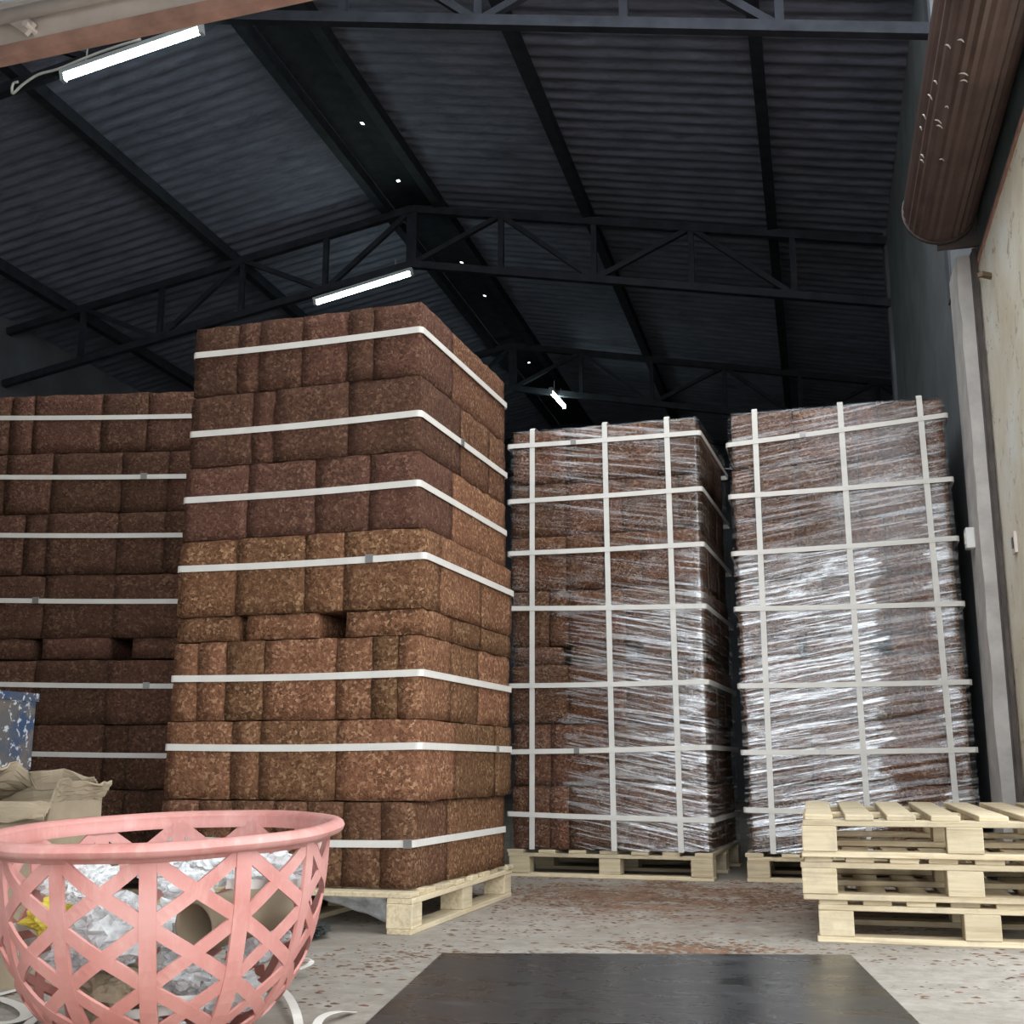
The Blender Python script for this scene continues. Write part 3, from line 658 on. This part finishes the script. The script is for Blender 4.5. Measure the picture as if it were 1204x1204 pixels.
wrapped('leaning film wrapped coir stack beside the concrete pier', (0.775, 6.64), 1.17, 1.12, R(-0.5), R(-0.55), zB, 33, 'film_b', -0.13,
        [(2.42, 0.075), (2.09, 0.02), (1.765, 0.02), (1.435, -.02), (1.02, -.01), (0.67, 0.0), (0.36, -.02)],
        [(-0.455, -0.43), (0.035, 0.04), (0.475, 0.46)], 'wooden pallet under the leaning film wrapped stack')

# ------------------------------------------------------------------ mat
b = MB(); pts = [(-1.218, 3.885), (0.061, 4.173), (0.33, 2.45), (-0.95, 2.15)]
pts = [(-1.299 * .9375, 4.144 * .9375), (0.065 * .9375, 4.451 * .9375), (0.30, 2.30), (-0.955, 2.00)]
pts_mat = list(pts)
n = 14; vs = []; fs = []
for j in range(n + 1):
    for i in range(n + 1):
        u, v = i / n, j / n
        A = Vector(pts[0]).lerp(Vector(pts[1]), u); B = Vector(pts[3]).lerp(Vector(pts[2]), u); p = A.lerp(B, v)
        vs.append((p.x, p.y, 0.007 + 0.002 * noise.noise(Vector((u * 3, v * 3, 1)))))
N1 = (n + 1) ** 2; vs += [(x, y, 0.0005) for x, y, z in vs]
for j in range(n):
    for i in range(n):
        a = j * (n + 1) + i; fs.append((a, a + n + 1, a + n + 2, a + 1)); fs.append((N1 + a, N1 + a + 1, N1 + a + n + 2, N1 + a + n + 1))
for i in range(n):
    for a, c in ((i, i + 1), (n * (n + 1) + i, n * (n + 1) + i + 1), (i * (n + 1), (i + 1) * (n + 1)), (i * (n + 1) + n, (i + 1) * (n + 1) + n)): fs.append((a, c, N1 + c, N1 + a))
tag(MB().add(vs, fs).build('rubber_mat', 'rubber', smooth=False), 'scuffed black rubber sheet lying flat on the concrete', 'mat')

# ------------------------------------------------------------------ basket
BX, BY = -1.455, 2.56
t = empty('lattice_basket', 'big faded pink plastic lattice basket full of packing scrap', 'basket', (BX, BY, 0.004), rot=(R(2.6), R(-1.6), R(18)))
PROF = [(0.150, 0.0), (0.215, 0.040), (0.262, 0.085), (0.300, 0.140), (0.330, 0.210), (0.350, 0.290), (0.362, 0.370), (0.368, 0.455)]
SL = [0.0]
for (r0, z0), (r1, z1) in zip(PROF[:-1], PROF[1:]): SL.append(SL[-1] + math.hypot(r1 - r0, z1 - z0))
def prof(s):
    s = max(0, min(SL[-1], s))
    for i in range(len(SL) - 1):
        if s <= SL[i + 1] + 1e-9:
            f = (s - SL[i]) / (SL[i + 1] - SL[i]); f2 = f
            p0 = PROF[max(i - 1, 0)]; p1 = PROF[i]; p2 = PROF[i + 1]; p3 = PROF[min(i + 2, len(PROF) - 1)]
            return tuple(0.5 * ((2 * p1[k]) + (-p0[k] + p2[k]) * f + (2 * p0[k] - 5 * p1[k] + 4 * p2[k] - p3[k]) * f * f + (-p0[k] + 3 * p1[k] - 3 * p2[k] + p3[k]) * f ** 3) for k in (0, 1))
def bpt(a, s):
    r, z = prof(s); r *= 1 + 0.012 * math.cos(14 * a) * 0.6; return Vector((r * math.cos(a), r * math.sin(a), z))
def bframe(a, s):
    e = 1e-3; ta = (bpt(a + e, s) - bpt(a - e, s)).normalized(); ts = (bpt(a, s + e) - bpt(a, s - e)).normalized(); return ta, ts, ta.cross(ts).normalized()
NR = 12; SB = SL[-1] - 0.034; PH = R(7)
def band(path, w, thick, inset=0.0):
    P, N, D = [], [], []
    for i, (a, s) in enumerate(path):
        p = bpt(a, s); ta, ts, nn = bframe(a, s)
        q0 = bpt(*path[max(i - 1, 0)]); q1 = bpt(*path[min(i + 1, len(path) - 1)]); d = (q1 - q0).normalized()
        P.append(p - nn * (thick / 2 + inset)); N.append(nn); D.append(nn.cross(d).normalized())
    return P, N, D
for k in range(NR):
    a = PH + 2 * math.pi * k / NR; path = [(a, 0.0 + (SB + 0.01) * j / 16) for j in range(17)]
    MB().ribbon(*band(path, 0.032, 0.008), 0.034, 0.008).build('rib', 'pink', t)
LEV = 0.128; da = math.pi / NR
nlev = SB / LEV
for sgn, th in ((1, 0.0062), (-1, 0.0054)):
    for k in range(NR):
        a0 = PH + 2 * math.pi * k / NR; path = []
        steps = 44
        for j in range(steps + 1):
            s = (SB + 0.005) * (1 - j / steps); lev = (SB + 0.005 - s) / LEV
            path.append((a0 + sgn * lev * 2 * da, s))
        MB().ribbon(*band(path, 0.026, th), 0.028, th).build('lattice_strip', 'pink', t)
# solid upper band, rolled rim, floor
def revolve(pr, n=84):
    vs = []; fs = []; m_ = len(pr)
    for k in range(n):
        a = 2 * math.pi * k / n; oct_ = 1 + 0.010 * math.cos(8 * (a - .2))
        for r, z in pr: vs.append((r * oct_ * math.cos(a), r * oct_ * math.sin(a), z))
    for k in range(n):
        for i in range(m_ - 1): a = k * m_ + i; c = ((k + 1) % n) * m_ + i; fs.append((a, c, c + 1, a + 1))
    return MB().add(vs, fs)
rb, zb = prof(SB - 0.004); 
revolve([(rb - .004, zb), (0.362, 0.452), (0.374, 0.452), (rb + .005, zb), (rb - .004, zb)]).build('upper_band', 'pink', t, True)
rim = [(0.384 + 0.019 * math.cos(2 * math.pi * k / 10), 0.448 + 0.016 * math.sin(2 * math.pi * k / 10)) for k in range(11)]
revolve(rim).build('rim', 'pink', t, True)
revolve([(0.0, 0.004), (0.158, 0.004), (0.158, 0.012), (0.0, 0.012)], 40).build('base', 'pink', t)

# ------------------------------------------------------------------ scrap in and around the basket
def crumple(name, label, cat, loc, size, m, seed, group, sq=(1, 1, 0.7), amp=0.45, sub=4):
    bm = bmesh.new(); bmesh.ops.create_icosphere(bm, subdivisions=sub, radius=1.0); sd = Vector((seed * 1.7, seed * 3.3, seed * .9))
    for v in bm.verts:
        p = v.co.copy(); n1 = abs(noise.noise(p * 1.7 + sd)) * 1.2; n2 = abs(noise.noise(p * 4.2 + sd)); 
        v.co = Vector((p.x * sq[0], p.y * sq[1], p.z * sq[2])) * size * (1 - amp * 0.4 + amp * n1 - amp * 0.9 * n2)
    zmin = min(v.co.z for v in bm.verts)
    for v in bm.verts: v.co.z -= zmin
    me = bpy.data.meshes.new(name); bm.to_mesh(me); bm.free()
    o = link(name, me, m, None, loc, (0, 0, seed)); tag(o, label, cat, group); return o
GF = 'scraps in the pink basket'
rs = random.Random(12)
from mathutils.bvhtree import BVHTree
BMAT = Matrix.LocRotScale(Vector((BX, BY, 0.004)), Euler((R(2.6), R(-1.6), R(18))), None); BINV = BMAT.inverted(); PACKED = []
def wall_r(z):
    for (r0, z0), (r1, z1) in zip(PROF[:-1], PROF[1:]):
        if z <= z1: return r0 + (r1 - r0) * (z - z0) / (z1 - z0)
    return PROF[-1][0]
def world(o, sc=1.0, dz=0.0):
    L = Matrix.Translation(Vector(o.location) + Vector((0, 0, dz))) @ o.rotation_euler.to_matrix().to_4x4()
    return [L @ (v.co * sc) for v in o.data.vertices]
def clear(vs, polys):
    for p in vs:
        q = BINV @ p
        if q.z < 0.013 or q.z > 0.405 or math.hypot(q.x, q.y) > wall_r(q.z) - 0.009: return False
    t_ = BVHTree.FromPolygons(vs, polys)
    return not any(t_.overlap(x) for x in PACKED)
def pack(o, hi=1.3, lo=0.40, settle=True):
    """shrink a scrap until it fits between basket wall and the scraps already in, then let it sink until it rests on something"""
    polys = [tuple(p.vertices) for p in o.data.polygons]; home = o.location.copy(); best = (0, home)
    tries = [(0, 0, 0)] + ([(da_, dr_, dz_) for dz_ in (0, 0.03, 0.06) for dr_ in (0, -0.05) for da_ in (-.25, .25, -.5, .5)] if settle else [])
    for da_, dr_, dz_ in tries:
        d = Vector((home.x - BX, home.y - BY, 0)); d.rotate(Euler((0, 0, da_))); d *= 1 + dr_ / max(d.length, .05)
        o.location = (BX + d.x, BY + d.y, home.z + dz_); sc = hi
        while sc > lo and not clear(world(o, sc), polys): sc -= 0.05
        if sc > best[0] + 0.02 and sc > lo: best = (sc, o.location.copy())
        if sc >= 0.8: break
    sc, o.location = best if best[0] else (lo, home)
    o.data.transform(Matrix.Scale(sc, 4)); dz = 0.0
    while settle and dz > -0.08 and clear(world(o, 1.0, dz - 0.004), polys): dz -= 0.004
    o.location.z += dz; PACKED.append(BVHTree.FromPolygons(world(o), polys)); return o
# cardboard core
b = MB(); n = 28; vs = []; fs = []
for y in (0, 0.26):
    for r in (0.054, 0.047):
        for k in range(n): a = 2 * math.pi * k / n; vs.append((r * math.cos(a), y, r * math.sin(a)))
for k in range(n):
    k2 = (k + 1) % n; o0, i0, o1, i1 = 0, n, 2 * n, 3 * n
    fs += [(o0 + k, o0 + k2, o1 + k2, o1 + k), (i0 + k2, i0 + k, i1 + k, i1 + k2), (o0 + k2, o0 + k, i0 + k, i0 + k2), (o1 + k, o1 + k2, i1 + k2, i1 + k)]
o = MB().add(vs, fs).build('cardboard_core', 'cardboard', None, True, (BX + 0.175, BY - 0.20, 0.270), (R(5), R(0), R(-14))); tag(o, 'open cardboard roll core showing through the basket lattice', 'cardboard tube'); pack(o, 1.0, 0.9, False)
def loose_strap(label, pts, w, group, flat=True, tilt=0.0, m='strap'):
    P = [Vector(p) for p in pts]
    for _ in range(2):
        Q = [P[0]]
        for i in range(len(P) - 1): Q += [P[i].lerp(P[i + 1], .25), P[i].lerp(P[i + 1], .75)]
        P = Q + [P[-1]]
    N = []; D = []
    for i in range(len(P)):
        d = (P[min(i + 1, len(P) - 1)] - P[max(i - 1, 0)]).normalized(); up = Vector((0, 0, 1)); a = d.cross(up)
        a = a.normalized() if a.length > .1 else Vector((1, 0, 0))
        a = (a * math.cos(tilt) + up * math.sin(tilt)).normalized(); N.append(a.cross(d).normalized()); D.append(a)
    o = MB().ribbon(P, N, D, w, 0.0012).build('strap_offcut', m); tag(o, label, 'strap', group); return o
GS = 'loose strap offcuts'
lab_in = 'white strap offcut curled inside the pink lattice basket'
for k in range(9):      # each curl lies against the inside of the lattice
    for tries in range(60):
        a = rs.uniform(3.4, 5.6) if k < 2 else rs.uniform(2.6, 3.6) if k < 5 else rs.uniform(0, 6.28); z = 0.11 + 0.032 * k; dz = rs.uniform(-.035, .035)
        pts = []
        for j in range(5):
            zz = z + dz * j / 4; rr_ = wall_r(zz) - 0.022; pts.append(tuple(BMAT @ Vector((rr_ * math.cos(a + j * .2), rr_ * math.sin(a + j * .2), zz))))
        o = loose_strap(lab_in, pts, 0.02, GF, tilt=1.35)
        vs_ = world(o); pl = [tuple(p.vertices) for p in o.data.polygons]
        if clear(vs_, pl) or tries == 59: PACKED.append(BVHTree.FromPolygons(vs_, pl)); break
        me_ = o.data; bpy.data.objects.remove(o); bpy.data.meshes.remove(me_)
pack(crumple('paper_scrap', 'crumpled brown kraft paper low in the pink lattice basket', 'paper', (BX + 0.00, BY - 0.175, 0.09), 0.075, 'cardboard', 77, None))
pack(crumple('bag_scrap', 'small yellow plastic bag scrap behind the basket lattice', 'plastic bag', (BX - 0.225, BY - 0.10, 0.21), 0.06, 'yellow_plastic', 78, None), 1.1)
for k in range(5):
    a = k * 2 * math.pi / 5 + 0.2; pack(crumple('film_scrap', 'crumpled clear film scrap at the bottom of the pink basket', 'film scrap', (BX + 0.115 * math.cos(a), BY + 0.115 * math.sin(a), 0.026), 0.085, 'scrap', k + 1, GF))
for k in range(8):
    a = k * 2 * math.pi / 8 + 0.5; pack(crumple('film_scrap', 'crumpled clear film scrap halfway up inside the pink basket', 'film scrap', (BX + 0.195 * math.cos(a), BY + 0.195 * math.sin(a), 0.150), 0.088, 'scrap', k + 21, GF))
for k in range(8):
    a = 0.5 + k * 4.4 / 7; pack(crumple('film_scrap', 'crumpled clear film scrap heaped near the rim of the pink basket', 'film scrap', (BX + 0.225 * math.cos(a), BY + 0.225 * math.sin(a), 0.262), 0.085, 'scrap', k + 41, GF, (1, 1, .62)))
def fp(u, v, z=0.0):     # photo pixel to a point on the floor (or on height z)
    th = R(12.016); yw = R(14.23); x = (u - 602) / 1400; y = (602 - v) / 1400
    lx, ly, lz = x, math.cos(th) - y * math.sin(th), math.sin(th) + y * math.cos(th); k = (z - CAM_H) / lz
    return (k * (lx * math.cos(yw) - ly * math.sin(yw)), k * (lx * math.sin(yw) + ly * math.cos(yw)), z)
loose_strap('white strap offcut arching out of the basket foot toward the mat', [fp(312, 1152, 0.003), fp(335, 1165, .03), fp(347, 1185, .03), fp(352, 1206, .004), fp(350, 1225, .003)], 0.022, GS)
loose_strap('short curled white strap lying between basket and mat', [fp(370, 1212, .004), fp(376, 1196, .02), fp(395, 1189, .025), fp(415, 1190, .004)], 0.022, GS)
loose_strap('straight white strap offcut reaching out from under the basket beside the looped one', [fp(60, 1178, .01), fp(40, 1198, .006), fp(15, 1222, .004)], 0.024, GS)
loose_strap('looped white strap offcut beside the basket on dark floor', [fp(-20, 1170, .006), fp(15, 1178, .012), fp(36, 1192, .012), fp(20, 1202, .006), fp(-20, 1204, .004)], 0.03, GS)
loose_strap('white strap offcut sticking out of the basket wall toward the blue box', [fp(22, 1088, .20), fp(8, 1096, .20), fp(-10, 1108, .19), fp(-30, 1122, .17)], 0.024, GS)
loose_strap('white strap tail poking out of the basket wall above the arching strap', [fp(330, 1135, .04), fp(345, 1128, .06), fp(362, 1126, .05), fp(368, 1133, .035), fp(350, 1140, .03)], 0.018, GS)
loose_strap('pale green strap offcut on the floor behind the basket', [fp(-10, 1172, .004), fp(12, 1166, .006), fp(36, 1160, .004)], 0.022, GS)

# ------------------------------------------------------------------ cartons and blue box behind the basket
def carton(name, label, loc, rz, sx, sy, sz, m, seed, flaps):
    t = empty(name, label, 'carton', loc, rz); r = random.Random(seed); n = 10; vs = []; fs = []
    def jit(p): return Vector(p) + Vector((noise.noise(Vector(p) * 7 + Vector((seed, 0, 0))), noise.noise(Vector(p) * 7 + Vector((0, seed, 0))), 0)) * 0.018 * (p[2] / sz + .15)
    b = MB()
    for (ax, ay, bx_, by_) in ((-1, -1, 1, -1), (1, -1, 1, 1), (1, 1, -1, 1), (-1, 1, -1, -1)):
        g = [];
        for j in range(n + 1):
            for i in range(n + 1):
                f = i / n; g.append(jit((sx / 2 * (ax + (bx_ - ax) * f), sy / 2 * (ay + (by_ - ay) * f), sz * j / n)))
        b.add(g, [(j * (n + 1) + i, j * (n + 1) + i + 1, (j + 1) * (n + 1) + i + 1, (j + 1) * (n + 1) + i) for j in range(n) for i in range(n)])
    b.add([(-sx / 2, -sy / 2, .002), (sx / 2, -sy / 2, .002), (sx / 2, sy / 2, .002), (-sx / 2, sy / 2, .002)], [(0, 1, 2, 3)])
    o = b.build('body', m, t); md = o.modifiers.new('thick', 'SOLIDIFY'); md.thickness = 0.005
    for side, ang, ln, tw in flaps:
        w = sx if side in 'fb' else sy; g = []
        for j in range(n + 1):
            for i in range(n + 1):
                f = i / n - 0.5; L = ln * j / n * (1 + 0.25 * noise.noise(Vector((f * 4, seed, j * .1)))); a = R(ang + tw * f + 30 * (j / n) ** 2 * noise.noise(Vector((f * 3, seed * 2, 1))))
                out, up = L * math.cos(a), L * math.sin(a)
                p = {'f': (f * w, -sy / 2 - out, sz + up), 'b': (f * w, sy / 2 + out, sz + up), 'r': (sx / 2 + out, f * w, sz + up), 'l': (-sx / 2 - out, f * w, sz + up)}[side]
                base = jit({'f': (f * w, -sy / 2, sz), 'b': (f * w, sy / 2, sz), 'r': (sx / 2, f * w, sz), 'l': (-sx / 2, f * w, sz)}[side])
                p = Vector(p) + (base - Vector({'f': (f * w, -sy / 2, sz), 'b': (f * w, sy / 2, sz), 'r': (sx / 2, f * w, sz), 'l': (-sx / 2, f * w, sz)}[side])) + Vector((0, 0, 0.012 * noise.noise(Vector((f * 9, j * .9, seed)))))
                g.append(p)
        o = MB().add(g, [(j * (n + 1) + i, j * (n + 1) + i + 1, (j + 1) * (n + 1) + i + 1, (j + 1) * (n + 1) + i) for j in range(n) for i in range(n)]).build('flap', m, t)
        md = o.modifiers.new('thick', 'SOLIDIFY'); md.thickness = 0.005
    return t
carton('torn_carton', 'torn cardboard carton with bent open flaps behind the pink basket', (-2.30, 3.16, 0), R(8), 0.34, 0.32, 0.50, 'cardboard', 3,
       [('f', -55, 0.06, 8), ('b', 110, 0.09, 30), ('r', 62, 0.06, -20), ('l', 140, 0.15, 40)])
BBX, BBY, BBR = -2.90, 3.42, R(0)
FOOT += [(-2.30, 3.16, R(8), 0, 0, .19, .18), (BBX, BBY, BBR, 0, 0, .32, .23), (-1.80, 4.18, 5.0, 0, 0, .20, .20)]
t = empty('closed_carton', 'closed dusty carton under the peeling blue box', 'carton', (BBX, BBY, 0), BBR)
link('body', bevel_box_mesh('body', 0.62, 0.44, 0.578, .006), 'cardboard_old', t, (0, 0, 0.289))
MB().box(-.31, .31, -.03, .03, .578, .580).build('tape', 'cardboard', t)
t = empty('blue_box', 'blue painted box with peeling white and brown patches on a carton', 'box', (BBX + 0.005, BBY, 0.58), BBR)
link('body', bevel_box_mesh('body', 0.58, 0.40, 0.255, .008), 'blue', t, (0, 0, 0.1275))
MB().box(-.294, .294, -.204, -.2, .235, .262).box(-.294, .294, .2, .204, .235, .262).box(-.294, -.29, -.2, .2, .235, .262).box(.29, .294, -.2, .2, .235, .262).build('lip', 'blue', t)

# ------------------------------------------------------------------ small fittings
t = empty('switch_box', 'small white switch box on the side of the concrete pier', 'switch', (XI - 0.015, 6.58, 1.77))
link('body', bevel_box_mesh('body', 0.045, 0.075, 0.11, .004), 'white_plastic', t, (-0.022, 0, 0))
MB().box(-0.048, -0.044, -0.02, 0.02, -0.03, 0.03).build('rocker', 'strap', t)
o = MB().bar((XR + 0.03, 5.95, 2.965), (XR - 0.06, 5.86, 2.955), 0.03, 0.022).build('wall_peg', 'peg_wood'); tag(o, 'short dark wooden peg sticking out high on the cream wall', 'peg')
t = empty('wall_socket', 'small broken socket set in the cream wall beside the guide rail', 'socket', (XR - 0.001, 5.90, 1.62))
MB().box(-.012, 0.002, -.04, .04, -.05, .05).build('plate', 'galvanised', t); MB().box(-.016, -.010, -.018, .018, -.025, .025).build('hole', 'dark_plastic', t)
# film tail and dark rag under the tall tower's pallet
o = crumple('plastic_rag', 'flattened dark plastic rag on the floor at the pallet front', 'rag', (-1.80, 4.18, 0.002), 0.12, 'dark_plastic', 5, None, (1.5, .6, .22))
g = []
for j in range(9):
    for i in range(9):
        u, v = i / 8, j / 8; p = Vector((-1.92 + 0.27 * u + 0.03 * v, 4.44 + 0.05 * u + 0.04 * v, 0.1275 - 0.118 * v * (0.3 + 0.7 * u))); n_ = noise.noise(p * 14)
        g.append(p + Vector((0, 0.03 * n_ * min(1, v * 4), 0.006 * n_ * min(1, v * 4))))
o = MB().add(g, [(j * 9 + i, j * 9 + i + 1, (j + 1) * 9 + i + 1, (j + 1) * 9 + i) for j in range(8) for i in range(8)]).build('film_tail', 'scrap', None, True); o.modifiers.new('thick', 'SOLIDIFY').thickness = 0.001
tag(o, 'clear film tail hanging below the front of the tall tower pallet', 'film scrap')
crumple('film_wad', 'small white film wad inside the tall tower pallet gap', 'film scrap', (-1.58, 5.28, 0.021), 0.04, 'scrap', 9, None)

# ------------------------------------------------------------------ loose coir crumbs on the floor
rc = random.Random(99); vs = []; fs = []
MATP = [tuple(p) for p in pts_mat]
def blocked(x, y, m):
    if math.hypot(x - BX, y - BY) < 0.19 + m: return True
    for cx, cy, a, lx, ly, hx, hy in FOOT:
        dx, dy = x - cx, y - cy; u = dx * math.cos(a) + dy * math.sin(a) - lx; v = -dx * math.sin(a) + dy * math.cos(a) - ly
        if abs(u) < hx + m and abs(v) < hy + m: return True
    d = []
    for (x0, y0), (x1, y1) in zip(MATP, MATP[1:] + MATP[:1]): d.append(((x1 - x0) * (y - y0) - (y1 - y0) * (x - x0)) / math.hypot(x1 - x0, y1 - y0))
    return max(d) < m          # corners run clockwise: inside is negative
def chip(x, y, s, z0=0.0):
    if blocked(x, y, s * 1.6): return
    n = len(vs); a = rc.uniform(0, 6.28); k = rc.choice((5, 6)); h = s * rc.uniform(.12, .35)
    for i in range(k):
        q = a + 2 * math.pi * i / k; r = s * rc.uniform(.6, 1.2); vs.append((x + r * math.cos(q) * 1.3, y + r * math.sin(q) * .8, z0 + rc.uniform(0, h * .3)))
    vs.append((x, y, z0 + h)); fs.extend([(n + i, n + (i + 1) % k, n + k) for i in range(k)])
def inmat(x, y): return y < 3.91 + (x + 1.22) * .226 and -1.26 + max(0, 3.9 - y) * .14 < x < .07 + max(0, 4.17 - y) * .13 + .03
for _ in range(9000):
    x = rc.gauss(-0.75, 0.55); y = rc.gauss(5.9, 0.42)
    if noise.noise(Vector((x * 2.2, y * 3.5, 4))) < -0.1 and rc.random() < .8: continue
    if not (-1.7 < x < .75 and 4.2 < y < 6.75): continue
    chip(x, y, rc.choice((.004, .005, .006, .008, .010, .014)))
for _ in range(4200):
    x = rc.uniform(-2.2, 0.9); y = rc.uniform(2.6, 6.2)
    if inmat(x, y) or noise.noise(Vector((x * 1.5, y * 2.0, 9))) < -.05: continue
    chip(x, y, rc.choice((.004, .005, .006, .008, .012)))
for _ in range(700):
    x = rc.gauss(-0.45, .16); y = rc.gauss(4.22, .09)
    if not inmat(x, y): chip(x, y, rc.choice((.005, .008, .012)))
for _ in range(160): chip(rc.gauss(-1.32, .12), rc.gauss(3.85, .25), rc.choice((.006, .009, .015)))
o = MB().add(vs, fs).build('coir_crumbs', 'coir_chip'); tag(o, 'loose reddish coir crumbs scattered over the concrete floor', 'debris', kind='stuff')
